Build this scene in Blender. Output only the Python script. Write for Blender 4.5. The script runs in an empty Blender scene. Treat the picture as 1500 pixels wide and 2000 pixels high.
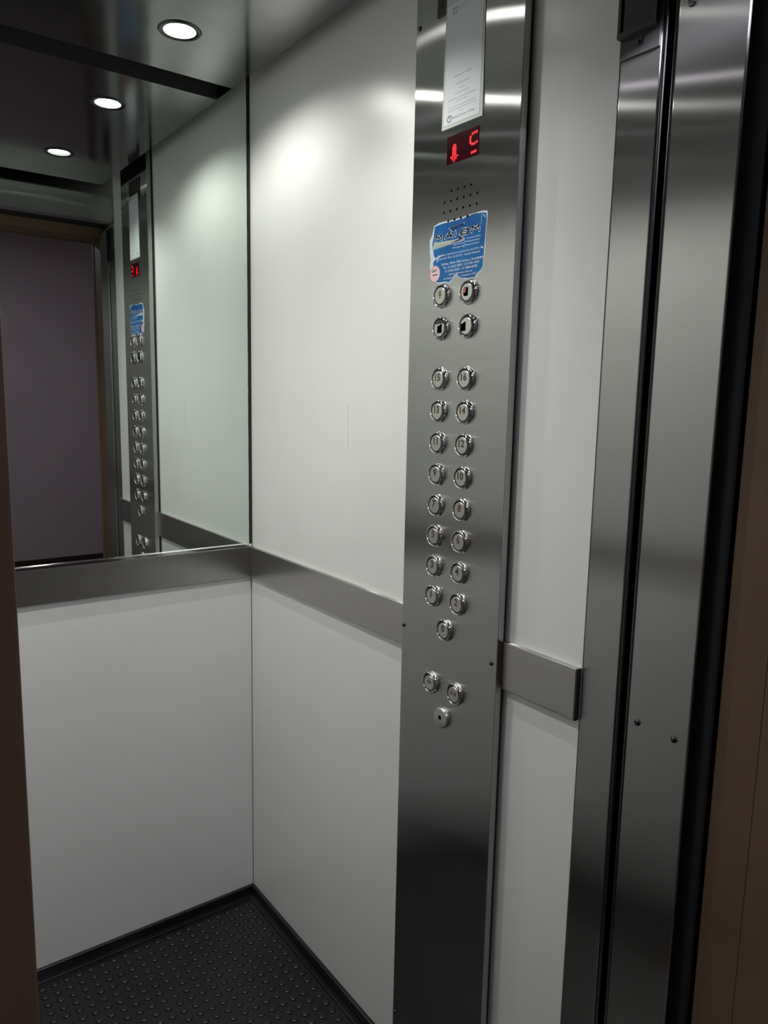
import bpy, bmesh, math, random
from mathutils import Vector, Matrix

random.seed(7)
sc = bpy.context.scene
C = sc.collection
ZO = 0.025          # the floor lies at z = 0; measured heights count from the top of the skirting
PI = math.pi

# ------------------------------------------------------------------ camera
cam_d = bpy.data.cameras.new('camera')
cam = bpy.data.objects.new('camera', cam_d)
C.objects.link(cam)
yaw, pit, rol = 0.63603, 0.14979, 0.02019
fw = Vector((math.sin(yaw) * math.cos(pit), math.cos(yaw) * math.cos(pit), -math.sin(pit)))
rt = Vector((math.cos(yaw), -math.sin(yaw), 0))
up = rt.cross(fw)
r2 = math.cos(rol) * rt + math.sin(rol) * up
u2 = -math.sin(rol) * rt + math.cos(rol) * up
M = Matrix((r2, u2, -fw)).transposed().to_4x4()
M.translation = Vector((-0.90544, -1.83306, 1.40989 + ZO))
cam.matrix_world = M
cam_d.sensor_fit = 'VERTICAL'
cam_d.sensor_height = 36
cam_d.lens = 1466.9 * 36 / 2000
cam_d.clip_start = 0.01
sc.camera = cam

# ------------------------------------------------------------------ world, exposure
LAMP = 42.0         # radiance of the frosted lenses of the lift's four downlights
BEAM = 6.6          # watts of each wide downlight beam
HALL = 24.0          # radiance of the landing's ceiling lamp
w = bpy.data.worlds.new('world')
sc.world = w
w.use_nodes = True
w.node_tree.nodes['Background'].inputs[0].default_value = (0.012, 0.012, 0.015, 1)
w.node_tree.nodes['Background'].inputs[1].default_value = 1.0
sc.view_settings.view_transform = 'Standard'
sc.view_settings.look = 'None'
sc.view_settings.exposure = 0.03
sc.view_settings.gamma = 1.0
sc.view_settings.use_curve_mapping = False
sc.cycles.use_denoising = True
sc.cycles.max_bounces = 14
sc.cycles.diffuse_bounces = 7
sc.cycles.glossy_bounces = 9
sc.cycles.sample_clamp_indirect = 12


# ------------------------------------------------------------------ materials
def mat(name, col, rough=0.5, metal=0.0, spec=0.5, emit=None, estr=0.0):
    m = bpy.data.materials.new(name)
    m.use_nodes = True
    b = m.node_tree.nodes['Principled BSDF']
    b.inputs['Base Color'].default_value = (*col, 1)
    b.inputs['Roughness'].default_value = rough
    b.inputs['Metallic'].default_value = metal
    b.inputs['Specular IOR Level'].default_value = spec
    if emit:
        b.inputs['Emission Color'].default_value = (*emit, 1)
        b.inputs['Emission Strength'].default_value = estr
    return m


def noise_col(m, c1, c2, scale=(1, 1, 1), nscale=5.0, detail=3.0, lo=0.35, hi=0.65, rough=None):
    nt = m.node_tree
    b = nt.nodes['Principled BSDF']
    tc = nt.nodes.new('ShaderNodeTexCoord')
    mp = nt.nodes.new('ShaderNodeMapping')
    mp.inputs['Scale'].default_value = scale
    n = nt.nodes.new('ShaderNodeTexNoise')
    n.inputs['Scale'].default_value = nscale
    n.inputs['Detail'].default_value = detail
    r = nt.nodes.new('ShaderNodeValToRGB')
    r.color_ramp.elements[0].position = lo
    r.color_ramp.elements[1].position = hi
    r.color_ramp.elements[0].color = (*c1, 1)
    r.color_ramp.elements[1].color = (*c2, 1)
    nt.links.new(tc.outputs['Object'], mp.inputs['Vector'])
    nt.links.new(mp.outputs['Vector'], n.inputs['Vector'])
    nt.links.new(n.outputs['Fac'], r.inputs['Fac'])
    nt.links.new(r.outputs['Color'], b.inputs['Base Color'])
    if rough:
        mr = nt.nodes.new('ShaderNodeMapRange')
        mr.inputs['To Min'].default_value = rough[0]
        mr.inputs['To Max'].default_value = rough[1]
        nt.links.new(n.outputs['Fac'], mr.inputs['Value'])
        nt.links.new(mr.outputs['Result'], b.inputs['Roughness'])
    return m


def steel(name, c1, c2, rough, aniso=0.84):
    """brushed sheet with upright grain: highlights spread sideways and stay narrow in height"""
    m = bpy.data.materials.new(name)
    m.use_nodes = True
    nt = m.node_tree
    nt.nodes.clear()
    out = nt.nodes.new('ShaderNodeOutputMaterial')
    tc = nt.nodes.new('ShaderNodeTexCoord')
    mp = nt.nodes.new('ShaderNodeMapping')
    mp.inputs['Scale'].default_value = (260, 260, 1.2)
    n = nt.nodes.new('ShaderNodeTexNoise')
    n.inputs['Scale'].default_value = 4.0
    n.inputs['Detail'].default_value = 3.0
    r = nt.nodes.new('ShaderNodeValToRGB')
    r.color_ramp.elements[0].color = (*c1, 1)
    r.color_ramp.elements[1].color = (*c2, 1)
    g = nt.nodes.new('ShaderNodeNewGeometry')
    v = nt.nodes.new('ShaderNodeVectorMath')
    v.operation = 'CROSS_PRODUCT'
    v.inputs[0].default_value = (0.0, 0.0, 1.0)
    v2 = nt.nodes.new('ShaderNodeVectorMath')
    v2.operation = 'ADD'
    v2.inputs[1].default_value = (0.001, 0.0005, 0.0)
    nt.links.new(tc.outputs['Object'], mp.inputs['Vector'])
    nt.links.new(mp.outputs['Vector'], n.inputs['Vector'])
    nt.links.new(n.outputs['Fac'], r.inputs['Fac'])
    nt.links.new(g.outputs['True Normal'], v.inputs[1])
    nt.links.new(v.outputs[0], v2.inputs[0])
    sh = []
    for k, ro in enumerate((rough, rough * 1.45)):
        b = nt.nodes.new('ShaderNodeBsdfAnisotropic')
        b.distribution = 'GGX'
        b.inputs['Roughness'].default_value = ro
        b.inputs['Anisotropy'].default_value = -aniso
        nt.links.new(r.outputs['Color'], b.inputs['Color'])
        nt.links.new(v2.outputs[0], b.inputs['Tangent'])
        sh.append(b)
    mx = nt.nodes.new('ShaderNodeMixShader')
    mx.inputs[0].default_value = 0.35
    nt.links.new(sh[0].outputs[0], mx.inputs[1])
    nt.links.new(sh[1].outputs[0], mx.inputs[2])
    nt.links.new(mx.outputs[0], out.inputs['Surface'])
    return m


STEEL = steel('brushed_steel', (0.52, 0.52, 0.51), (0.56, 0.56, 0.55), 0.19)
RAIL = steel('brushed_rail_steel', (0.55, 0.535, 0.52), (0.59, 0.575, 0.56), 0.15)
DARKSTEEL = steel('dull_steel', (0.26, 0.25, 0.26), (0.31, 0.30, 0.30), 0.28)
CEILST = mat('polished_ceiling_steel', (0.28, 0.29, 0.29), 0.13, 1.0)
FLANGE = mat('shaded_panel_edge', (0.06, 0.05, 0.06), 0.7)  # shade of the ceiling gap put into the colour of the panel's edges
noise_col(CEILST, (0.185, 0.187, 0.19), (0.215, 0.217, 0.22), nscale=9, rough=(0.10, 0.17))
CHROME = mat('chrome', (0.80, 0.80, 0.80), 0.10, 1.0)
DULLBEAD = mat('dull_bead', (0.13, 0.12, 0.13), 0.3, 1.0)
CAP = mat('button_cap_metal', (0.56, 0.56, 0.53), 0.34, 1.0)
GROOVE = mat('dark_groove', (0.03, 0.03, 0.032), 0.4)
WHITE = mat('white_laminate', (0.78, 0.78, 0.77), 0.3, 0.0, 0.45)
noise_col(WHITE, (0.735, 0.737, 0.735), (0.765, 0.767, 0.765), nscale=3, rough=(0.27, 0.33))
SCRATCH = mat('grey_scratch', (0.40, 0.40, 0.39), 0.5)
MIRROR = mat('mirror_glass', (0.78, 0.85, 0.80), 0.0, 1.0)
SLOT = mat('unlit_opening', (0.002, 0.002, 0.002), 0.9, 0, 0.0)
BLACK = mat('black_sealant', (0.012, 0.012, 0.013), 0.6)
VOID = mat('dark_shaft_paint', (0.01, 0.01, 0.012), 0.8)
RUBBER = mat('black_rubber', (0.014, 0.017, 0.02), 0.25, 0, 0.6)
noise_col(RUBBER, (0.004, 0.005, 0.006), (0.018, 0.021, 0.024), nscale=3.2, detail=8, lo=0.42, hi=0.72, rough=(0.20, 0.32))
BROWN = mat('brown_painted_metal', (0.155, 0.095, 0.06), 0.5, 0, 0.3)
noise_col(BROWN, (0.122, 0.074, 0.048), (0.146, 0.089, 0.057), nscale=6)
HALLWALL = mat('mauve_wall_paint', (0.42, 0.35, 0.39), 0.8)
noise_col(HALLWALL, (0.49, 0.40, 0.43), (0.53, 0.43, 0.46), nscale=2)
HALLCEIL = mat('pale_ceiling_paint', (0.6, 0.58, 0.58), 0.9)
HALLFLOOR = mat('landing_floor_tile', (0.10, 0.075, 0.06), 0.35)
DKWOOD = mat('dark_skirting_wood', (0.035, 0.018, 0.012), 0.5)
LENS = mat('lamp_lens', (0.9, 0.9, 0.9), 0.4, emit=(1.0, 1.0, 0.94), estr=LAMP)
LENSN = mat('narrow_lamp_lens', (0.9, 0.9, 0.9), 0.4, emit=(1.0, 1.0, 0.94), estr=LAMP * 0.40)
LENSD = mat('dim_lamp_lens', (0.9, 0.9, 0.9), 0.4, emit=(1.0, 0.95, 1.0), estr=LAMP * 0.16)
LENSP = mat('lilac_lamp_lens', (0.9, 0.9, 0.9), 0.4, emit=(0.97, 0.90, 1.0), estr=LAMP * 0.45)
HALLLENS = mat('landing_lamp_lens', (0.9, 0.9, 0.9), 0.4, emit=(0.88, 0.86, 1.0), estr=HALL)
LAMPRING = mat('dark_lamp_ring', (0.05, 0.05, 0.055), 0.3, 1.0)
CAN = mat('lamp_can', (0.08, 0.08, 0.08), 0.35, 0.6)
SCREW = mat('dark_screw', (0.06, 0.06, 0.065), 0.28, 1.0)
PAPER = mat('white_paper', (0.58, 0.61, 0.65), 0.6)
SLEEVE = mat('clear_plastic_sleeve', (0.50, 0.53, 0.50), 0.16, 0, 0.6)
INK = mat('grey_print', (0.16, 0.18, 0.20), 0.6)
INKLIGHT = mat('pale_grey_print', (0.36, 0.40, 0.43), 0.6)
PLATE = mat('dark_capacity_plate', (0.10, 0.105, 0.105), 0.3, 0.9)
PLATEINK = mat('black_enamel', (0.008, 0.008, 0.009), 0.4)
REDINK = mat('red_print', (0.10, 0.012, 0.01), 0.5)
NUM = mat('dark_brown_numeral', (0.035, 0.018, 0.012), 0.5)
NUMRED = mat('worn_red_numeral', (0.11, 0.03, 0.022), 0.5)
GOLD = mat('brass_print', (0.16, 0.11, 0.03), 0.45)
BLUE = mat('blue_sticker_print', (0.012, 0.13, 0.42), 0.36, 0, 0.25)
noise_col(BLUE, (0.003, 0.070, 0.26), (0.006, 0.125, 0.36), scale=(1, 1, 1), nscale=22, lo=0.35, hi=0.68)
BLUEDK = mat('navy_print', (0.006, 0.008, 0.06), 0.4)
STKWHITE = mat('torn_sticker_white', (0.52, 0.60, 0.68), 0.5)
STKBEIGE = mat('worn_sticker_beige', (0.38, 0.42, 0.38), 0.55)
STKTEXT = mat('white_sticker_print', (0.62, 0.70, 0.84), 0.5)
PINK = mat('faded_pink_print', (0.70, 0.50, 0.53), 0.5)
PINKRIM = mat('faded_red_print', (0.58, 0.20, 0.22), 0.5)
GREY = mat('grey_cigarette_print', (0.22, 0.22, 0.21), 0.5)
DISP = mat('dark_red_display_window', (0.012, 0.001, 0.002), 0.12, 0, 0.4, emit=(1, 0.0, 0.05), estr=0.014)
LED = mat('lit_red_led', (0.3, 0.0, 0.0), 0.4, emit=(1.0, 0.003, 0.018), estr=1.1)
SWRED = mat('red_switch_plastic', (0.36, 0.10, 0.09), 0.25)
SCREENG = mat('black_screen_glass', (0.004, 0.004, 0.005), 0.08)
BEZEL = mat('black_teal_bezel', (0.012, 0.022, 0.026), 0.3)


# ------------------------------------------------------------------ mesh helpers
def link(name, bm, m, parent=None, smooth=False, bevel=0.0, seg=2):
    me = bpy.data.meshes.new(name)
    bmesh.ops.recalc_face_normals(bm, faces=bm.faces[:])
    bm.to_mesh(me)
    bm.free()
    ms = m if isinstance(m, (list, tuple)) else [m]
    for x in ms:
        me.materials.append(x)
    if smooth:
        for p in me.polygons:
            p.use_smooth = True
        try:
            me.set_sharp_from_angle(angle=math.radians(35))
        except Exception:
            pass
    o = bpy.data.objects.new(name, me)
    C.objects.link(o)
    if parent is not None:
        o.parent = parent
        o.matrix_parent_inverse = parent.matrix_world.inverted() if parent.type != 'EMPTY' else Matrix.Translation(-Vector(parent.location))
    if bevel:
        b = o.modifiers.new('edge', 'BEVEL')
        b.width = bevel
        b.segments = seg
        b.limit_method = 'ANGLE'
    return o


def empty(name, loc, parent=None):
    o = bpy.data.objects.new(name, None)
    o.location = (loc[0], loc[1], loc[2] + ZO)
    o.empty_display_size = 0.05
    C.objects.link(o)
    if parent is not None:
        o.parent = parent
        o.matrix_parent_inverse = Matrix.Translation(-Vector(parent.location))
    return o


def tag(o, label, cat, group=None):
    o['label'] = label
    o['category'] = cat
    if group:
        o['group'] = group
    return o


def struct(o):
    o['kind'] = 'structure'
    return o


def abox(bm, x0, x1, y0, y1, z0, z1):
    vs = [bm.verts.new((x, y, z + ZO)) for x in (x0, x1) for y in (y0, y1) for z in (z0, z1)]
    for f in ((0, 1, 3, 2), (4, 6, 7, 5), (0, 4, 5, 1), (2, 3, 7, 6), (0, 2, 6, 4), (1, 5, 7, 3)):
        bm.faces.new([vs[i] for i in f])


def box(name, m, x0, x1, y0, y1, z0, z1, parent=None, bevel=0.0, seg=2):
    bm = bmesh.new()
    abox(bm, x0, x1, y0, y1, z0, z1)
    return link(name, bm, m, parent, bevel=bevel, seg=seg)


# points on the control panel are given as (u, z): u = -Y grows to the right as one faces the panel
PX = -0.022         # face of the control panel


def prism(bm, pts, x0, x1):
    """outline pts in (u, z), from depth x0 (far) to x1 (near, smaller)"""
    a = [bm.verts.new((x0, -u, z + ZO)) for u, z in pts]
    b = [bm.verts.new((x1, -u, z + ZO)) for u, z in pts]
    n = len(pts)
    bm.faces.new(b)
    bm.faces.new(a[::-1])
    for i in range(n):
        bm.faces.new((a[i], a[(i + 1) % n], b[(i + 1) % n], b[i]))


def plate(name, m, pts, x0, x1, parent=None):
    bm = bmesh.new()
    prism(bm, pts, x0, x1)
    return link(name, bm, m, parent)


def rect(u0, u1, z0, z1):
    return [(u0, z0), (u1, z0), (u1, z1), (u0, z1)]


def disc_pts(u, z, r, n=20, rz=None):
    rz = rz or r
    return [(u + r * math.cos(2 * PI * i / n), z + rz * math.sin(2 * PI * i / n)) for i in range(n)]


def lathe_x(bm, prof, u, z, n=32, x=PX, close=True):
    """prof: list of (height off the panel, radius); turned about the panel normal at (u, z)"""
    rings = []
    for h, r in prof:
        if r <= 1e-6:
            rings.append([bm.verts.new((x - h, -u, z + ZO))])
        else:
            rings.append([bm.verts.new((x - h, -u + r * math.cos(2 * PI * i / n), z + ZO + r * math.sin(2 * PI * i / n))) for i in range(n)])
    for a, b in zip(rings, rings[1:]):
        for i in range(n):
            j = (i + 1) % n
            if len(a) == 1 and len(b) == 1:
                continue
            if len(a) == 1:
                bm.faces.new((a[0], b[i], b[j]))
            elif len(b) == 1:
                bm.faces.new((a[i], a[j], b[0]))
            else:
                bm.faces.new((a[i], a[j], b[j], b[i]))


def lathe_z(bm, prof, cx, cy, n=32):
    rings = []
    for r, z in prof:
        if r <= 1e-6:
            rings.append([bm.verts.new((cx, cy, z + ZO))])
        else:
            rings.append([bm.verts.new((cx + r * math.cos(2 * PI * i / n), cy + r * math.sin(2 * PI * i / n), z + ZO)) for i in range(n)])
    for a, b in zip(rings, rings[1:]):
        for i in range(n):
            j = (i + 1) % n
            if len(a) == 1:
                bm.faces.new((a[0], b[i], b[j]))
            elif len(b) == 1:
                bm.faces.new((a[i], a[j], b[0]))
            else:
                bm.faces.new((a[i], a[j], b[j], b[i]))


def text_mesh(items, x, thick=0.0001):
    """items: (string, u, z baseline, height, align, width or None, extra weight, shear) -> bmesh lying on the panel at depth x"""
    bm = bmesh.new()
    for s, u, z, h, al, wd, wt, sh in items:
        cu = bpy.data.curves.new('t', 'FONT')
        cu.body = s
        cu.size = 1.0
        cu.align_x = 'LEFT'
        cu.offset = wt
        cu.shear = sh
        cu.resolution_u = 3
        o = bpy.data.objects.new('t', cu)
        C.objects.link(o)
        bpy.context.view_layer.update()
        me = bpy.data.meshes.new_from_object(o.evaluated_get(bpy.context.evaluated_depsgraph_get()))
        bpy.data.objects.remove(o)
        xs = [v.co.x for v in me.vertices]
        w0, w1 = min(xs), max(xs)
        sy = h / 0.73
        sx = wd / (w1 - w0) if wd else sy
        off = {'L': 0, 'C': -0.5, 'R': -1}[al] * (w1 - w0) * sx
        vm = [bm.verts.new((x - thick, -(u + off + (v.co.x - w0) * sx), z + ZO + v.co.y * sy)) for v in me.vertices]
        for p in me.polygons:
            try:
                bm.faces.new([vm[i] for i in p.vertices])
            except ValueError:
                pass
        bpy.data.meshes.remove(me)
        bpy.data.curves.remove(cu)
    return bm


# ================================================================== THE SETTING
RT, RB = 1.006, 0.923       # rail top and bottom
TOP = 2.25                  # car roof
CP = 2.138                  # hung ceiling panel
W = 1.0                     # car width
FRONT = -1.127

# car floor, roof
fl = struct(box('floor', VOID, -W - 0.02, 0.02, FRONT - 0.2, 0.02, -0.06, -0.030))
ce = struct(box('ceiling', VOID, -W - 0.02, 0.02, FRONT - 0.08, 0.02, TOP, TOP + 0.03))

# hung ceiling panel with four round holes
LX = (-0.275, -0.725)
LY = (-0.25, -0.75)
PX0, PX1, PY0, PY1 = -0.933, -0.067, -1.035, -0.05
HR = 0.034


def hung_panel():
    bm = bmesh.new()
    xm, ym = (PX0 + PX1) / 2, (PY0 + PY1) / 2
    N = 32
    for (x0, x1), cx in (((xm, PX1), LX[0]), ((PX0, xm), LX[1])):
        for (y0, y1), cy in (((ym, PY1), LY[0]), ((PY0, ym), LY[1])):
            outer, inner = [], []
            angs = sorted(set([2 * PI * i / N for i in range(N)] + [math.atan2(yy - cy, xx - cx) % (2 * PI) for xx in (x0, x1) for yy in (y0, y1)]))
            for a in angs:
                dx, dy = math.cos(a), math.sin(a)
                ts = []
                if dx > 1e-9: ts.append((x1 - cx) / dx)
                if dx < -1e-9: ts.append((x0 - cx) / dx)
                if dy > 1e-9: ts.append((y1 - cy) / dy)
                if dy < -1e-9: ts.append((y0 - cy) / dy)
                t = min(ts)
                outer.append(bm.verts.new((cx + dx * t, cy + dy * t, CP + ZO)))
                inner.append(bm.verts.new((cx + dx * HR, cy + dy * HR, CP + ZO)))
            n = len(angs)
            for i in range(n):
                j = (i + 1) % n
                bm.faces.new((outer[i], outer[j], inner[j], inner[i]))
    # folded edges
    for (xa, ya), (xb, yb) in (((PX0, PY0), (PX1, PY0)), ((PX1, PY0), (PX1, PY1)), ((PX1, PY1), (PX0, PY1)), ((PX0, PY1), (PX0, PY0))):
        q = [bm.verts.new((xa, ya, CP + ZO)), bm.verts.new((xb, yb, CP + ZO)), bm.verts.new((xb, yb, CP + 0.07 + ZO)), bm.verts.new((xa, ya, CP + 0.07 + ZO))]
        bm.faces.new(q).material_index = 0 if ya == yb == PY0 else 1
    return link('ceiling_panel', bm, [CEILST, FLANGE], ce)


hung_panel()
for hx in (PX0 + 0.03, PX1 - 0.03):
    for hy in (PY0 + 0.05, PY1 - 0.05):
        box('hanger', DARKSTEEL, hx - 0.006, hx + 0.006, hy - 0.006, hy + 0.006, CP + 0.004, TOP, ce)

# right-hand wall: dark backing and the white laminate panels
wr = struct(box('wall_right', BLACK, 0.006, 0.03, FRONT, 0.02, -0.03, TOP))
CL, CR = 0.7045, 0.967      # control panel from u = CL to CR
WT = 2.197  # laminate stops here; black backing above paints in the unlit ceiling gap
RM = 0.965
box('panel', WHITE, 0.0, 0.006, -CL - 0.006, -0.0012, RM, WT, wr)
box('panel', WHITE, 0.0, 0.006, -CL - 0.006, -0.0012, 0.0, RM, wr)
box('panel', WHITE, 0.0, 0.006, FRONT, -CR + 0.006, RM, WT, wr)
box('panel', WHITE, 0.0, 0.006, FRONT, -CR + 0.006, 0.0, RM, wr)

bm = bmesh.new()
abox(bm, -0.0002, 0.0001, -0.4702, -0.4697, 1.301, 1.396)
link('scratch', bm, SCRATCH, wr)

# back wall
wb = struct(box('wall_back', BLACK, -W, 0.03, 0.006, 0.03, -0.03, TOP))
box('panel', WHITE, -W + 0.0012, -0.0012, 0.0, 0.006, 0.0, RM, wb)

# left wall
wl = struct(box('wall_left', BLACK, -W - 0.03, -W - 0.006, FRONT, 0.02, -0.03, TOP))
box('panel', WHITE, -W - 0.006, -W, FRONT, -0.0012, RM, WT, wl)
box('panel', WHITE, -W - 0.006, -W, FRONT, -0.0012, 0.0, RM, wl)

# black rubber skirting
struct(box('baseboard_right', RUBBER, -0.010, 0.0, FRONT, 0.0, -0.03, 0.001, bevel=0.003))
struct(box('baseboard_back', RUBBER, -W, -0.010, -0.010, 0.0, -0.03, 0.001, bevel=0.003))
struct(box('baseboard_left', RUBBER, -W, -W + 0.010, FRONT, -0.010, -0.03, 0.001, bevel=0.003))

# front of the car: header over the doorway, left return, right-hand door posts
OL = -0.845
hd = struct(box('wall_front', DARKSTEEL, -W, OL - 0.06, FRONT - 0.05, FRONT, -0.03, TOP))
bm = bmesh.new()
hp = [(FRONT - 0.006, 2.037), (FRONT + 0.002, 2.21), (FRONT + 0.002, TOP), (FRONT - 0.06, TOP), (FRONT - 0.06, 2.037)]      # face leans slightly inwards at the top
ha = [bm.verts.new((-W, y, z + ZO)) for y, z in hp]
hb = [bm.verts.new((0.0, y, z + ZO)) for y, z in hp]
bm.faces.new(ha)
bm.faces.new(hb[::-1])
for i in range(5):
    bm.faces.new((ha[i], hb[i], hb[(i + 1) % 5], ha[(i + 1) % 5]))
link('header', bm, STEEL, hd)
box('return_panel', STEEL, -W, OL, FRONT - 0.05, FRONT, -0.03, 2.037, hd, bevel=0.002)
box('track_housing', VOID, -W, 0.06, -1.335, FRONT - 0.062, 2.05, TOP, hd)
box('door_sill', DARKSTEEL, OL, 0.0, -1.335, FRONT - 0.052, -0.04, -0.026, hd)

# rails: bands of brushed steel
def rail(name, label, x0, x1, y0, y1):
    o = box(name, RAIL, x0, x1, y0, y1, RB, RT, bevel=0.0012)
    tag(o, label, 'rail')
    return o


RP = 0.010
rail('steel_rail', 'brushed steel rail along the right wall from the rear corner to the button panel', -RP, 0.0, -CL + 0.0003, -RP - 0.0012)
sr = rail('steel_rail', 'short brushed steel rail between the button panel and the door post', -RP, 0.0, FRONT + 0.003, -CR - 0.0005)
box('dark_reflection_end', BLACK, -RP, -0.0002, FRONT + 0.0005, FRONT + 0.003, RB, RT, sr)  # black piece added to paint the dark reflection on the rail's end
br = rail('steel_rail', 'brushed steel rail across the back wall under the mirror', -W + 0.012, -0.0012, -RP, 0.0)
rail('steel_rail', 'brushed steel rail along the left wall, seen only as a reflection', -W, -W + RP, FRONT + 0.003, -RP - 0.0012)

# mirror
mr = empty('wall_mirror', (-0.5, -0.004, RT))
tag(mr, 'large wall mirror on the upper back wall above the steel rail', 'mirror')
box('glass', MIRROR, -W + 0.008, -0.0085, -0.006, 0.0, RT + 0.004, TOP - 0.004, mr)
bm = bmesh.new()
# black joint of slightly uneven width down the right edge
zs = [RT + (WT - RT) * i / 60 for i in range(61)]
rows = []
for z in zs:
    e = -0.0088 - random.random() * 0.0007
    rows.append([bm.verts.new((e, -0.0068, z + ZO)), bm.verts.new((0.0, -0.0068, z + ZO)), bm.verts.new((e, 0.002, z + ZO)), bm.verts.new((0.0, 0.002, z + ZO))])
for a, b in zip(rows, rows[1:]):
    bm.faces.new((a[0], a[1], b[1], b[0]))
    bm.faces.new((a[0], b[0], b[2], a[2]))
link('joint_seal', bm, BLACK, mr)
box('bottom_channel', CHROME, -W + 0.012, -0.004, -0.0125, -0.0062, RT + 0.0005, RT + 0.009, mr, bevel=0.0012)

# ------------------------------------------------------------------ downlights
def downlight(x, y, label, half=77.0, blend=0.55, power=BEAM, lens=None, deep=0.0075):
    t = empty('downlight', (x, y, CP))
    tag(t, label, 'ceiling light', 'recessed downlights in the steel ceiling')
    bm = bmesh.new()
    lathe_z(bm, [(0.033, CP + 0.003), (0.033, CP - 0.001), (0.036, CP - 0.0026), (0.042, CP - 0.0024), (0.044, CP - 0.0002)], x, y)
    link('ring', bm, LAMPRING, t, smooth=True)
    bm = bmesh.new()
    lathe_z(bm, [(0.0325, CP - 0.001), (0.0315, CP + 0.012), (0.030, CP + 0.026), (0.030, CP + 0.034)], x, y)
    link('can', bm, CAN, t, smooth=True)
    bm = bmesh.new()
    lathe_z(bm, [(0.0, CP + deep), (0.014, CP + deep + 0.0005), (0.022, CP + deep + 0.0015), (0.0285, CP + deep + 0.0037), (0.0318, CP + deep + 0.0053)], x, y)
    link('lens', bm, lens or LENS, t, smooth=True)
    ld_ = bpy.data.lights.new('downlight_beam', 'SPOT')
    ld_.energy = power
    ld_.color = (1.0, 1.0, 0.93)
    ld_.spot_size = math.radians(2 * half)
    ld_.spot_blend = blend
    ld_.shadow_soft_size = 0.006
    lo = bpy.data.objects.new('beam', ld_)
    C.objects.link(lo)
    lo.location = (x, y, CP + min(0.001, deep - 0.0045) + ZO)
    lo.parent = t
    lo.matrix_parent_inverse = Matrix.Translation(-Vector(t.location))
    return t


downlight(LX[0], LY[0], 'lit round downlight in the steel ceiling nearest the mirror and the button panel')
downlight(LX[0], LY[1], 'lit downlight near the doorway on the button panel side, seen mirrored', 62.0, 0.85, 11.0, LENSN, 0.003)
downlight(LX[1], LY[0], 'lit downlight next to the mirror on the left wall side, out of view', 66.0, 0.7, 13.0, LENSD)
downlight(LX[1], LY[1], 'lit downlight near the doorway on the left wall side, out of view', 62.0, 0.7, 13.0, LENSP, 0.005)

# ------------------------------------------------------------------ rubber mat
FZ = -0.025
mt = empty('rubber_mat', (-0.5, -0.55, -0.030))
tag(mt, 'black studded rubber mat covering the floor of the lift', 'mat')
box('mat_sheet', RUBBER, -W + 0.010, -0.010, FRONT - 0.04, -0.010, -0.030, FZ, mt)
bm = bmesh.new()
for (x0, x1, y0, y1) in ((-0.026, -0.0102, FRONT, -0.0102), (-W + 0.0102, -0.026, -0.026, -0.0102)):
    abox(bm, x0, x1, y0, y1, FZ - 0.001, FZ + 0.004)
link('mat_border', bm, RUBBER, mt, bevel=0.0015)
PIT = 0.0285
studs = []
ix = 0
x = -0.045
while x > -W + 0.03:
    y = -0.045
    while y > FRONT - 0.02:
        studs.append((x, y))
        y -= PIT
    x -= PIT


def pix(x, y, z):
    d = Vector((x, y, z + ZO)) - M.translation
    t = d.dot(fw)
    return 750 + 1466.9 * d.dot(r2) / t, 1000 - 1466.9 * d.dot(u2) / t, t


def stud_bm(bm, x, y):
    n = 10
    prof = [(0.0096, FZ - 0.0005), (0.0094, FZ + 0.0010), (0.0088, FZ + 0.0021), (0.0077, FZ + 0.0028), (0.0062, FZ + 0.0031), (0.0, FZ + 0.0032)]
    lathe_z(bm, prof, x, y, n)


vis = []
rest = []
for s in studs:
    px, py, t = pix(s[0], s[1], FZ)
    inside = 40 < px < 760 and py < 2020
    (vis if inside else rest).append((t, s))
vis.sort()
rest += vis[300:]
vis = vis[:300]
bm = bmesh.new()
stud_bm(bm, *vis[0][1])
s0 = link('stud', bm, RUBBER, mt, smooth=True)
for t, s in vis[1:]:
    c = s0.copy()
    C.objects.link(c)
    c.location = (s0.location.x + s[0] - vis[0][1][0], s0.location.y + s[1] - vis[0][1][1], s0.location.z)
bm = bmesh.new()
for t, s in rest:
    stud_bm(bm, *s)
o = link('small_studs', bm, RUBBER, mt, smooth=True)
o['kind'] = 'stuff'

# ================================================================== CONTROL PANEL
cop = empty('control_panel', (0.0, -(CL + CR) / 2, 0.0))
tag(cop, 'tall brushed steel button panel standing proud of the right wall', 'control panel')
box('faceplate', STEEL, PX, PX + 0.014, -CR, -CL, 0.0, TOP - 0.01, cop, bevel=0.0012)
box('backing_box', BLACK, PX + 0.014, -0.0004, -CR + 0.004, -CL - 0.004, 0.0, TOP - 0.012, cop)


def screw(parent, u, z, x=PX, r=0.0042, name='screw', m=None):
    bm = bmesh.new()
    lathe_x(bm, [(-0.001, r), (0.0012, r * 0.96), (0.0026, r * 0.72), (0.0033, r * 0.35), (0.0035, 0)], u, z, 16, x)
    return link(name, bm, m or SCREW, parent, smooth=True)


for u, z in ((0.7105, 0.971), (0.9545, 0.966), (0.7150, 2.050), (0.9545, 2.050), (0.7105, 0.1157), (0.9545, 0.1157)):
    screw(cop, u, z)

# speaker holes
bm = bmesh.new()
holes = []
for k, n0, z in ((0, 0.8115, 1.762), (1, 0.7945, 1.746), (2, 0.7940, 1.7295), (3, 0.8060, 1.7135)):
    cnt = (4, 6, 6, 4)[k]
    for i in range(cnt):
        holes.append((n0 + 0.0163 * i, z))
for u, z in holes:
    prism(bm, disc_pts(u, z, 0.0021, 10), PX + 0.004, PX - (0.00095 if z < 1.72 else 0.0002))
o = link('speaker_holes', bm, SLOT, cop)
o['kind'] = 'stuff'

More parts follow.
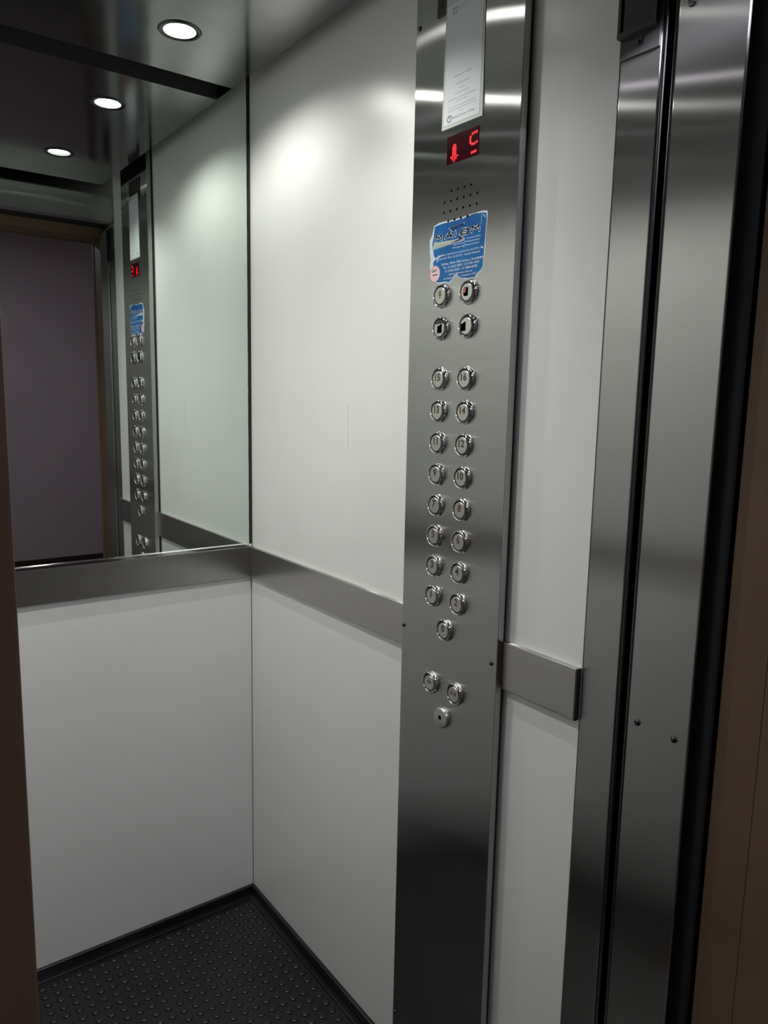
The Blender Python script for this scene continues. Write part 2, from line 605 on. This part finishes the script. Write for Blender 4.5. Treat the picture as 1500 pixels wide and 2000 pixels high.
# floor display
dsp = plate('display', DISP, rect(0.797, 0.876, 1.8055, 1.8505), PX + 0.004, PX - 0.0006, cop)
dsp['label'] = 'dark red display window with lit red dots'
bm = bmesh.new()
arrow = {7: (1, 2), 6: (0.6, 1.5, 2.4), 5: (0.6, 1.5, 2.4), 4: (0.6, 1.5, 2.4), 3: (0.6, 1.5, 2.4), 2: (-0.6, 0.4, 1.5, 2.6, 3.6), 1: (0.3, 1.5, 2.6), 0: (1.5,)}
for r, cs in arrow.items():
    for c in cs:
        prism(bm, disc_pts(0.8105 + 0.0040 * c, 1.8085 + 0.00365 * r, 0.00165, 10), PX - 0.0004, PX - 0.0009)
link('arrow_lights', bm, LED, dsp)
bm = bmesh.new()
for u, z in ((0.8605, 1.8410), (0.8655, 1.8420), (0.8705, 1.8420), (0.8560, 1.8370), (0.8553, 1.8325), (0.8560, 1.8280), (0.8605, 1.8250), (0.8655, 1.8250), (0.8710, 1.8265),
             (0.8602, 1.8120), (0.8650, 1.8123), (0.8690, 1.8126)):
    prism(bm, disc_pts(u, z, 0.0023, 10), PX - 0.0004, PX - 0.0009)
link('digit_lights', bm, LED, dsp)

# ------------------------------------------------------------------ buttons
RING = [(-0.001, 0.0212), (0.0006, 0.0212), (0.0012, 0.0204), (0.0062, 0.0202), (0.0078, 0.0194), (0.0086, 0.0182), (0.0083, 0.0174), (0.0070, 0.0166), (0.0042, 0.0164)]
GRV = [(0.0040, 0.0170), (0.0044, 0.0160), (0.0044, 0.0135)]
CAPP = [(0.0040, 0.0140), (0.0070, 0.0140), (0.0078, 0.0133), (0.0080, 0.0), ]
XC = PX - 0.0080


def ring_me():
    bm = bmesh.new()
    lathe_x(bm, RING, 0, 0, 40, 0.0)
    return bm


def cap_me():
    bm = bmesh.new()
    lathe_x(bm, CAPP, 0, 0, 32, 0.0)
    return bm


def groove_me():
    bm = bmesh.new()
    lathe_x(bm, GRV, 0, 0, 32, 0.0)
    return bm


def proto(name, bm, m):
    for v in bm.verts:
        v.co.z -= ZO
    o = link(name, bm, m, None, smooth=True)
    me = o.data
    bpy.data.objects.remove(o)
    return me


ME_RING, ME_CAP, ME_GRV = proto('button_ring', ring_me(), CHROME), proto('button_cap', cap_me(), CAP), proto('button_groove', groove_me(), GROOVE)


def inst(name, me, parent, u, z):
    o = bpy.data.objects.new(name, me)
    C.objects.link(o)
    o.parent = parent
    if parent is cop:
        o.matrix_parent_inverse = Matrix.Translation(-Vector(cop.location))
        o.location = (PX, -u, z + ZO)
    return o


def onto(name, bm, m, b, u, z):
    """a flat mark made in panel coordinates becomes a child of button b"""
    for v in bm.verts:
        v.co -= Vector((PX, -u, z + ZO))
    me = bpy.data.meshes.new(name)
    bmesh.ops.recalc_face_normals(bm, faces=bm.faces[:])
    bm.to_mesh(me)
    bm.free()
    me.materials.append(m)
    o = bpy.data.objects.new(name, me)
    C.objects.link(o)
    o.parent = b
    return o


def button(u, z, label=None, cap=True):
    b = inst('button', ME_RING, cop, u, z)
    if label:
        b['label'] = label
    inst('groove', ME_GRV, b, u, z)
    if cap:
        inst('cap', ME_CAP, b, u, z)
    return b


UL, UR = 0.7995, 0.8680
Z0 = 1.4460
reds = {'14', '8', '6', '5', '2'}
for i, (a, c) in enumerate((('15', '16'), ('13', '14'), ('11', '12'), ('9', '10'), ('7', '8'), ('5', '6'), ('3', '4'), ('1', '2'))):
    for s, u in ((a, UL), (c, UR)):
        z = Z0 - 0.05645 * i
        b = button(u, z, 'round metal button numbered ' + s)
        onto('numeral', text_mesh([(s, u - 0.0005, z - 0.0028, 0.0125, 'C', None, 0.028, 0)], XC), NUMRED if s in reds else NUM, b, u, z)
b = button(0.8350, 0.9940, 'round metal button numbered 0 below the others')
onto('numeral', text_mesh([('0', 0.8345, 0.9912, 0.0125, 'C', None, 0.026, 0)], XC), NUM, b, 0.8350, 0.9940)

# door open / door close
u, z = 0.8005, 0.8830
b = button(u, z, 'door open button with two outward arrows')
bm = bmesh.new()
prism(bm, [(u - 0.0010, z + 0.0055), (u - 0.0010, z - 0.0025), (u - 0.0062, z + 0.0015)], XC, XC - 0.0001)
prism(bm, [(u + 0.0010, z + 0.0055), (u + 0.0010, z - 0.0025), (u + 0.0062, z + 0.0015)], XC, XC - 0.0001)
onto('symbol', bm, NUMRED, b, u, z)
u, z = 0.8690, 0.8830
b = button(u, z, 'door close button with two inward arrows')
bm = bmesh.new()
prism(bm, [(u - 0.0066, z + 0.0060), (u - 0.0066, z - 0.0030), (u - 0.0018, z + 0.0015)], XC, XC - 0.0001)
prism(bm, [(u + 0.0066, z + 0.0060), (u + 0.0066, z - 0.0030), (u + 0.0018, z + 0.0015)], XC, XC - 0.0001)
prism(bm, rect(u - 0.0005, u + 0.0005, z - 0.0035, z + 0.0065), XC, XC - 0.0001)
onto('symbol', bm, NUMRED, b, u, z)

# alarm button with bell
u, z = 0.7985, 1.5895
b = button(u, z, 'alarm button with a yellow bell')
bm = bmesh.new()
bell = [(-0.0058, -0.0020), (-0.0040, 0.0000), (-0.0034, 0.0048), (-0.0018, 0.0072), (0, 0.0085), (0.0018, 0.0072), (0.0034, 0.0048), (0.0040, 0.0000), (0.0058, -0.0020)]
prism(bm, [(u + a, z + 0.001 + c) for a, c in bell], XC, XC - 0.0001)
prism(bm, disc_pts(u, z - 0.0035, 0.0017, 10), XC, XC - 0.0001)
onto('symbol', bm, GOLD, b, u, z)

# stop switch with a red rocker in a slot
u, z = 0.8670, 1.5895
b = button(u, z, 'stop switch with a red rocker in a square slot')
onto('slot', (lambda m_: (prism(m_, rect(u - 0.0070, u + 0.0036, z - 0.0068, z + 0.0076), XC + 0.001, XC - 0.0001), m_)[1])(bmesh.new()), SLOT, b, u, z)
bm = bmesh.new()
q = [(u - 0.0068, z - 0.0030), (u - 0.0006, z - 0.0010), (u + 0.0006, z + 0.0066), (u - 0.0060, z + 0.0056)]
prism(bm, q, XC, XC - 0.0022)
onto('rocker', bm, SWRED, b, u, z)

# two key switches with dark square openings
for u, z, du, lab in ((0.7990, 1.5338, 0.0, 'left key switch with a dark square opening'), (0.8680, 1.5338, -0.0075, 'right key switch with a dark square opening')):
    b = button(u, z, lab)
    bm = bmesh.new()
    prism(bm, [(u - 0.0050 + du, z - 0.0085), (u + 0.0072 + du, z - 0.0080), (u + 0.0072 + du, z + 0.0074), (u + 0.0020 + du, z + 0.0062), (u + 0.0006 + du, z + 0.0044), (u - 0.0050 + du, z + 0.0040)], XC + 0.001, XC - 0.0001)
    onto('slot', bm, SLOT, b, u, z)
    if du == 0:
        bm = bmesh.new()
        arc = [(u + 0.0140 * math.cos(a), z + 0.0140 * math.sin(a)) for a in [math.radians(35 + 115 * k / 12) for k in range(13)]]
        prism(bm, arc, XC + 0.001, XC - 0.0001)
        onto('broken_cap', bm, GROOVE, b, u, z)

# key lock at the bottom
u, z = 0.8345, 0.8250
bm = bmesh.new()
lathe_x(bm, [(-0.001, 0.0195), (0.0050, 0.0195), (0.0072, 0.0180), (0.0080, 0.0150), (0.0080, 0.0)], 0, 0, 40, 0.0)
b = inst('key_lock', proto('key_lock', bm, CAP), cop, u, z)
b['label'] = 'round key lock with a black keyhole'
bm = bmesh.new()
prism(bm, disc_pts(u, z + 0.001, 0.0042, 18), XC + 0.001, XC - 0.0001)
onto('keyhole', bm, SLOT, b, u, z)

# ------------------------------------------------------------------ capacity plate, notice, stickers
cap = empty('capacity_plate', (PX, -0.82, 2.046))
tag(cap, 'dark capacity plate at the top of the button panel, partly behind the notice', 'plate')


def rrect(u0, u1, z0, z1, r, n=5):
    pts = []
    for cx, cz, a0 in ((u1 - r, z1 - r, 0), (u0 + r, z1 - r, 90), (u0 + r, z0 + r, 180), (u1 - r, z0 + r, 270)):
        for k in range(n + 1):
            a = math.radians(a0 + 90 * k / n)
            pts.append((cx + r * math.cos(a), cz + r * math.sin(a)))
    return pts


plate('metal_plate', PLATE, rrect(0.7620, 0.8780, 2.0475, 2.1180, 0.004), PX, PX - 0.0010, cap)
bm = bmesh.new()
for a in (rect(0.7650, 0.8750, 2.0510, 2.0522), rect(0.7650, 0.8750, 2.1135, 2.1147), rect(0.7650, 0.7660, 2.0522, 2.1135), rect(0.8740, 0.8750, 2.0522, 2.1135)):
    prism(bm, a, PX - 0.0009, PX - 0.0012)
link('border_line', bm, PLATEINK, cap)
link('lettering', text_mesh([('4', 0.7695, 2.0570, 0.0200, 'L', 0.0085, 0.012, 0)], PX - 0.0011), PLATEINK, cap)
link('red_lettering', text_mesh([('PERSONAS', 0.7815, 2.0590, 0.0180, 'L', 0.088, 0.012, 0)], PX - 0.0011), REDINK, cap)

SX = PX - 0.0014
nt_ = empty('notice_sheet', (PX, -0.833, 1.864))
tag(nt_, 'white printed notice in a clear plastic sleeve above the red display', 'notice')
plate('plastic_sleeve', SLEEVE, [(0.7826, 1.8640), (0.8828, 1.8632), (0.8806, 2.0700), (0.7868, 2.0700)], PX - 0.0004, SX, nt_)
plate('paper', PAPER, [(0.7876, 1.8695), (0.8740, 1.8688), (0.8755, 1.8705), (0.8775, 2.0560), (0.7898, 2.0560)], SX + 0.0004, SX - 0.0003, nt_)
NX = SX - 0.0003
bm = bmesh.new()


def words_row(bm, u0, u1, z, h, seed):
    """a line of print too small to read: one short dash per word, thick as the strokes look"""
    rr = random.Random(seed)
    u = u0
    while u < u1 - 0.001:
        wlen = min(rr.uniform(0.003, 0.0085), u1 - u)
        n = max(2, int(wlen / 0.0011))
        top = [(u + wlen * k / n, z + h * rr.uniform(0.65, 1.0)) for k in range(n + 1)]
        prism(bm, [(u, z), (u + wlen, z)] + top[::-1], NX + 0.0001, NX - 0.0001)
        u += wlen + 0.0009


for k, (u0, u1, z, h) in enumerate(((0.8150, 0.8500, 1.9285, 0.0018), (0.8254, 0.8384, 1.9208, 0.0016), (0.8142, 0.8492, 1.9140, 0.0018), (0.7969, 0.8662, 1.9064, 0.0016),
                                    (0.8173, 0.8451, 1.9016, 0.0015), (0.7975, 0.8661, 1.8942, 0.0015), (0.7969, 0.8671, 1.8898, 0.0015), (0.8248, 0.8362, 1.8856, 0.0015))):
    words_row(bm, u0, u1, z, h, k)
link('small_print', bm, INKLIGHT, nt_)
bm = bmesh.new()
words_row(bm, 0.8208, 0.8520, 2.0475, 0.0020, 31)
words_row(bm, 0.8208, 0.8409, 2.0425, 0.0020, 32)
for a in (rect(0.8028, 0.8085, 2.0450, 2.0505), rect(0.8100, 0.8160, 2.0458, 2.0500), rect(0.8028, 0.8085, 2.0385, 2.0435)):
    prism(bm, a, NX + 0.0001, NX - 0.0001)
prism(bm, disc_pts(0.8130, 2.0412, 0.0029, 12), NX + 0.0001, NX - 0.0001)
link('letterhead', bm, INKLIGHT, nt_)
link('lettering', text_mesh([('Patente N° 10.238', 0.8111, 1.9408, 0.0028, 'L', 0.0414, 0.0, 0)], NX), INK, nt_)
link('city_lettering', text_mesh([('Buenos Aires Ciudad', 0.8102, 1.8768, 0.0033, 'L', 0.0537, 0.008, 0)], NX), INK, nt_)
bm = bmesh.new()
R1, R2 = disc_pts(0.8022, 1.8785, 0.0060, 24), disc_pts(0.8022, 1.8785, 0.0040, 24)
for i in range(24):
    j = (i + 1) % 24
    prism(bm, [R1[i], R1[j], R2[j], R2[i]], NX + 0.0001, NX - 0.0001)
prism(bm, disc_pts(0.8022, 1.8800, 0.0018, 10), NX + 0.0001, NX - 0.0001)
link('emblem', bm, INK, nt_)

# the blue service sticker, torn all round
OUT = [(0.769, 1.7117), (0.7826, 1.7146), (0.7979, 1.715), (0.8187, 1.7137), (0.8367, 1.7142), (0.8586, 1.715), (0.8746, 1.7154), (0.8903, 1.7157), (0.9007, 1.7145), (0.903, 1.711), (0.9026, 1.7001), (0.9009, 1.6846), (0.9004, 1.6667), (0.9006, 1.6535), (0.898, 1.6364), (0.8983, 1.6301), (0.8965, 1.6254), (0.8916, 1.6204), (0.8854, 1.6168), (0.8836, 1.6107), (0.8803, 1.6132), (0.862, 1.6116), (0.8498, 1.613), (0.8407, 1.6155), (0.8325, 1.6208), (0.8291, 1.6212), (0.8192, 1.6127), (0.8148, 1.6087), (0.8053, 1.612), (0.7875, 1.6116), (0.779, 1.6133), (0.7726, 1.6193), (0.7637, 1.6264), (0.7594, 1.6406), (0.7612, 1.6556), (0.7581, 1.6689), (0.7572, 1.688), (0.7641, 1.6975)]
BLU = [(0.7708, 1.7099), (0.7887, 1.7118), (0.8004, 1.712), (0.808, 1.7104), (0.8142, 1.7119), (0.8245, 1.7113), (0.8324, 1.7117), (0.8424, 1.7111), (0.8511, 1.7131), (0.8726, 1.7143), (0.8905, 1.7129), (0.8999, 1.7102), (0.9009, 1.7025), (0.8993, 1.6848), (0.8978, 1.6671), (0.8975, 1.6539), (0.8958, 1.6381), (0.8957, 1.6304), (0.8934, 1.6258), (0.8873, 1.6209), (0.8832, 1.6185), (0.8781, 1.6134), (0.8619, 1.6131), (0.8497, 1.6145), (0.8406, 1.6169), (0.8348, 1.6205), (0.8323, 1.6252), (0.8246, 1.621), (0.8191, 1.6157), (0.8124, 1.6112), (0.8052, 1.6135), (0.7874, 1.6139), (0.7814, 1.6145), (0.7736, 1.6253), (0.7706, 1.6377), (0.7694, 1.65), (0.7759, 1.6537), (0.7707, 1.6604), (0.7678, 1.6714), (0.765, 1.6793), (0.769, 1.6967)]


def subdiv(pts, j, seed, step=0.004):
    rr = random.Random(seed)
    o = []
    for (a, b), (c, d) in zip(pts, pts[1:] + pts[:1]):
        n = max(1, int(math.hypot(c - a, d - b) / step))
        for k in range(n):
            o.append((a + (c - a) * k / n + rr.uniform(-j, j), b + (d - b) * k / n + rr.uniform(-j, j)))
    return o


stk = empty('service_sticker', (PX, -0.83, 1.612))
tag(stk, 'torn blue and white service sticker above the buttons', 'sticker')
plate('paper_base', STKWHITE, subdiv(OUT, 0.0004, 1), PX, PX - 0.0003, stk)
plate('blue_print', BLUE, subdiv(BLU, 0.0004, 2), PX - 0.0002, PX - 0.0005, stk)
plate('worn_patch', STKBEIGE, subdiv([(0.7695, 1.6830), (0.8170, 1.6808), (0.8478, 1.6800), (0.8480, 1.6755), (0.8250, 1.6745), (0.7695, 1.6712), (0.7672, 1.6760)], 0.0003, 3), PX - 0.0004, PX - 0.0006, stk)
bm = bmesh.new()
rr = random.Random(5)
# creases and scuffs of the torn film
for pts in ([(0.8890, 1.7120), (0.8895, 1.7122), (0.8895, 1.7010), (0.8885, 1.6950), (0.8880, 1.6950), (0.8888, 1.7010)], [(0.8930, 1.7100), (0.8985, 1.7050), (0.8980, 1.7040), (0.8925, 1.7090)],
            [(0.7715, 1.6560), (0.7800, 1.6570), (0.7890, 1.6590), (0.7990, 1.6585), (0.7880, 1.6568), (0.7800, 1.6540), (0.7720, 1.6545)],
            [(0.8960, 1.6580), (0.8900, 1.6602), (0.8890, 1.6598), (0.8950, 1.6560)], [(0.7780, 1.6500), (0.7840, 1.6530), (0.7790, 1.6480)],
            [(0.8800, 1.6440), (0.8960, 1.6440), (0.8960, 1.6425), (0.8800, 1.6432)], [(0.8480, 1.6640), (0.8492, 1.6800), (0.8498, 1.6800), (0.8490, 1.6640)]):
    prism(bm, pts, PX - 0.0004, PX - 0.0006)
link('creases', bm, STKWHITE, stk)
TX = PX - 0.0006
# logo: white halo, dark letters, two swooshes of a large S
S1 = [(0.8465, 1.7048), (0.8090, 1.7010), (0.8190, 1.6948), (0.8210, 1.6948), (0.8205, 1.6990), (0.8463, 1.7020)]
S2 = [(0.8330, 1.6875), (0.8468, 1.6794), (0.8330, 1.6762), (0.8130, 1.6764), (0.8335, 1.6788), (0.8370, 1.6812)]


def grow(pts, f):
    cx = sum(p[0] for p in pts) / len(pts)
    cz = sum(p[1] for p in pts) / len(pts)
    o = []
    for u, z in pts:
        d = math.hypot(u - cx, z - cz)
        o.append((u + (u - cx) / d * f, z + (z - cz) / d * f))
    return o


def strokes(bm, polys, w, x0, x1):
    """bars of width w along each run of points, one quad per leg plus a small disc at the joints"""
    for run in polys:
        for (a0, b0), (a1, b1) in zip(run, run[1:]):
            d = math.hypot(a1 - a0, b1 - b0)
            nx, nz = -(b1 - b0) / d * w / 2, (a1 - a0) / d * w / 2
            prism(bm, [(a0 + nx, b0 + nz), (a0 - nx, b0 - nz), (a1 - nx, b1 - nz), (a1 + nx, b1 + nz)], x0, x1)
        for a0, b0 in run:
            prism(bm, disc_pts(a0, b0, w / 2, 8), x0, x1)


def em(u0, u1, z0, z1):
    return [[(u0, z0), (u0 + 0.0016, z1), (u0 + 0.0022, z1), ((u0 + u1) / 2, z1 - 0.0042), (u1 - 0.0022, z1), (u1 - 0.0016, z1), (u1, z0)]]


LOGO = em(0.7737, 0.7905, 1.6854, 1.6930)
LOGO += [[(0.8000, 1.6856), (0.8098, 1.6936), (0.8104, 1.6936), (0.8176, 1.6858)], [(0.8060, 1.6880), (0.8150, 1.6880)]]
LOGO += [[(0.8257, 1.6866), (0.8257, 1.6932)]]
LOGO += [[(0.8415, 1.6860), (0.8560, 1.6862), (0.8592, 1.6880), (0.8592, 1.6916), (0.8560, 1.6936), (0.8430, 1.6934), (0.8398, 1.6914), (0.8398, 1.6878), (0.8415, 1.6860)]]
LOGO += em(0.8665, 0.8850, 1.6860, 1.6946)
bm = bmesh.new()
strokes(bm, LOGO, 0.0050, TX + 0.0001, TX - 0.00005)
for s in (S1, S2):
    prism(bm, grow(s, 0.0014), TX + 0.0001, TX - 0.00005)
link('logo_outline', bm, STKTEXT, stk)
bm = bmesh.new()
strokes(bm, LOGO, 0.0023, TX - 0.0001, TX - 0.0003)
link('logo_letters', bm, PLATEINK, stk)
bm = bmesh.new()
for s in (S1, S2):
    prism(bm, s, TX - 0.0001, TX - 0.0003)
link('logo_swoosh', bm, BLUEDK, stk)
T = lambda s, u0, u1, z, h: (s, u0, z, h, 'L', u1 - u0, 0.004, 0)
link('small_lettering', text_mesh([
    T('Ascensores', 0.7760, 0.8060, 1.6748, 0.0026)], TX - 0.0001), INKLIGHT, stk)
link('lettering', text_mesh([
    T('Conservación', 0.8552, 0.8884, 1.6768, 0.0026), T('Mantenimiento', 0.8522, 0.8865, 1.6716, 0.0026), T('Reparaciones', 0.8514, 0.8858, 1.6664, 0.0026),
    T('Servicio', 0.8220, 0.8467, 1.6712, 0.0026), T('Montaje de', 0.8200, 0.8470, 1.6660, 0.0026),
    T('Atención y Servicio en conservación de 0.30 a 12', 0.7800, 0.8936, 1.6572, 0.0034), T('Paraná 467 Piso 10 Of 39 - Capital Federal', 0.7784, 0.8876, 1.6512, 0.0034),
    T('Tel/Fax: 4964-1984 (Lineas y Rotativas)', 0.7908, 0.8945, 1.6412, 0.0040), T('Tel: 15 5163-3893 / 15 5105-3562', 0.7959, 0.8875, 1.6350, 0.0040),
    T('15 5160-2650 / 15 5084-8398', 0.8021, 0.8825, 1.6287, 0.0040), T('www.maiom.com.ar', 0.8118, 0.8722, 1.6229, 0.0036),
    T('e-mail', 0.7992, 0.8190, 1.6168, 0.0036), T('maiom-47', 0.8440, 0.8810, 1.6174, 0.0034)], TX), STKTEXT, stk)

ns = empty('no_smoking_sticker', (PX, -0.7745, 1.618))
tag(ns, 'small round faded pink no smoking sticker on the lower corner of the blue sticker', 'sticker')
plate('rim', PINKRIM, disc_pts(0.7745, 1.6295, 0.0142, 28), PX - 0.0004, TX - 0.0001, ns)
plate('face', PINK, disc_pts(0.7750, 1.6288, 0.0130, 28), TX, TX - 0.0003, ns)
bm = bmesh.new()
prism(bm, [(0.7660, 1.6320), (0.7680, 1.6375), (0.7745, 1.6365), (0.7800, 1.6385), (0.7780, 1.6330), (0.7735, 1.6325)], TX - 0.0002, TX - 0.0004)
link('cigarette_mark', bm, GREY, ns)
bm = bmesh.new()
prism(bm, rect(0.7690, 0.7815, 1.6268, 1.6284), TX - 0.0002, TX - 0.0004)
link('dark_bar', bm, PLATEINK, ns)

# ================================================================== DOOR POSTS
# inner post with a dark intercom screen at its top
po = struct(box('door_1', VOID, 0.016, 0.06, -1.330, FRONT - 0.002, -0.03, 2.05))
ps = box('inner_post', STEEL, 0.0, 0.005, -1.1915, FRONT - 0.0012, -0.03, 2.036, po, bevel=0.0018, seg=3)
ps2 = box('outer_post', STEEL, 0.0, 0.005, -1.3095, -1.2140, -0.03, 2.036, po, bevel=0.0018, seg=3)
bm = bmesh.new()
# rounded bead running up each side of the channel
for y in (-1.1945, -1.2105):
    rings = []
    for z in (-0.03, 2.036):
        rings.append([bm.verts.new((0.004 + 0.003 * math.cos(2 * PI * i / 10), y + 0.003 * math.sin(2 * PI * i / 10), z + ZO)) for i in range(10)])
    for i in range(10):
        bm.faces.new((rings[0][i], rings[0][(i + 1) % 10], rings[1][(i + 1) % 10], rings[1][i]))
link('channel_bead', bm, DULLBEAD, po, smooth=True)
for u, z in ((1.2300, 0.957), (1.2885, 0.954)):
    screw(po, u, z, 0.0, 0.0048, 'rivet')
screw(po, 1.2320, 1.906, 0.0, 0.0055, 'rivet', DARKSTEEL)

dev = empty('intercom_screen', (0.0, -1.16, 1.868))
tag(dev, 'black screen on a steel plate at the top of the door post', 'screen')
box('mounting_plate', DARKSTEEL, -0.003, 0.0, -1.1905, -1.1285, 1.8690, 2.02, dev, bevel=0.0006)
fr = bmesh.new()
for a in (rect(1.1285, 1.1330, 1.8945, 2.015), rect(1.1840, 1.1885, 1.8945, 2.015), rect(1.1330, 1.1840, 1.8945, 1.9010), rect(1.1330, 1.1840, 2.009, 2.015)):
    prism(fr, a, -0.003, -0.011)
link('bezel', fr, BEZEL, dev)
plate('screen', SCREENG, rect(1.1325, 1.1845, 1.9000, 2.0100), -0.003, -0.0075, dev)
screw(dev, 1.1595, 1.8835, -0.003, 0.0028)
bm = bmesh.new()
prism(bm, rect(1.1640, 1.1652, 1.879, 1.890), -0.003, -0.0045)
link('latch', bm, BEZEL, dev)

# black edge of the slid-back landing door
ld = struct(box('door_2', VOID, 0.045, 0.085, -1.3360, -1.3110, -0.03, 2.04, bevel=0.004))

# ================================================================== LANDING
JX = 0.0214
lf = struct(box('door_3', BROWN, JX, JX + 0.05, -1.3935, -1.3375, -0.05, 2.08, bevel=0.0008))       # right reveal, inner half
box('jamb', BROWN, JX, JX + 0.05, -1.470, -1.3938, -0.05, 2.08, lf, bevel=0.0008)
box('jamb', BROWN, JX - 0.004, JX + 0.09, -1.485, -1.4715, -0.05, 2.15, lf, bevel=0.002)
box('jamb', BROWN, OL - 0.09, OL, -1.470, -1.3375, -0.05, 2.08, lf, bevel=0.0015)
box('jamb', BROWN, OL - 0.12, OL, -1.485, -1.4702, -0.05, 2.15, lf, bevel=0.002)
box('lintel', BROWN, OL, JX, -1.470, -1.3375, 2.016, 2.10, lf, bevel=0.0015)
box('lintel', BROWN, OL - 0.12, JX + 0.09, -1.487, -1.4855, 2.012, 2.15, lf)
HX0, HX1, HY0 = -3.2, 1.6, -4.35
HC = 2.55
struct(box('floor_landing', HALLFLOOR, HX0, HX1, HY0, -1.3375, -0.09, -0.03))
struct(box('ceiling_landing', HALLCEIL, HX0, HX1, HY0, -1.47, HC, HC + 0.05))
wh = struct(box('wall_landing_far', HALLWALL, HX0, HX1, HY0 - 0.05, HY0, -0.05, HC))
struct(box('baseboard_landing', DKWOOD, HX0, HX1, HY0, HY0 + 0.015, -0.03, 0.125, bevel=0.003))
struct(box('wall_landing_left', HALLWALL, HX0 - 0.05, HX0, HY0, -1.40, -0.05, HC))
struct(box('wall_landing_right', HALLWALL, HX1, HX1 + 0.05, HY0, -1.40, -0.05, HC))
bm = bmesh.new()
abox(bm, HX0, OL - 0.09, -1.470, -1.40, -0.05, HC)
abox(bm, JX + 0.05, HX1, -1.470, -1.40, -0.05, HC)
abox(bm, OL - 0.09, JX + 0.05, -1.470, -1.40, 2.10, HC)
struct(link('wall_landing_near', bm, HALLWALL))

# landing ceiling lamp
hl = empty('landing_lamp', (-0.3, -2.7, HC))
tag(hl, 'flat ceiling lamp of the landing outside the lift, out of view', 'ceiling light')
box('housing', HALLCEIL, -0.6, 0.0, -2.85, -2.55, HC - 0.05, HC, hl, bevel=0.004)
box('diffuser', HALLLENS, -0.58, -0.02, -2.83, -2.57, HC - 0.056, HC - 0.0505, hl)
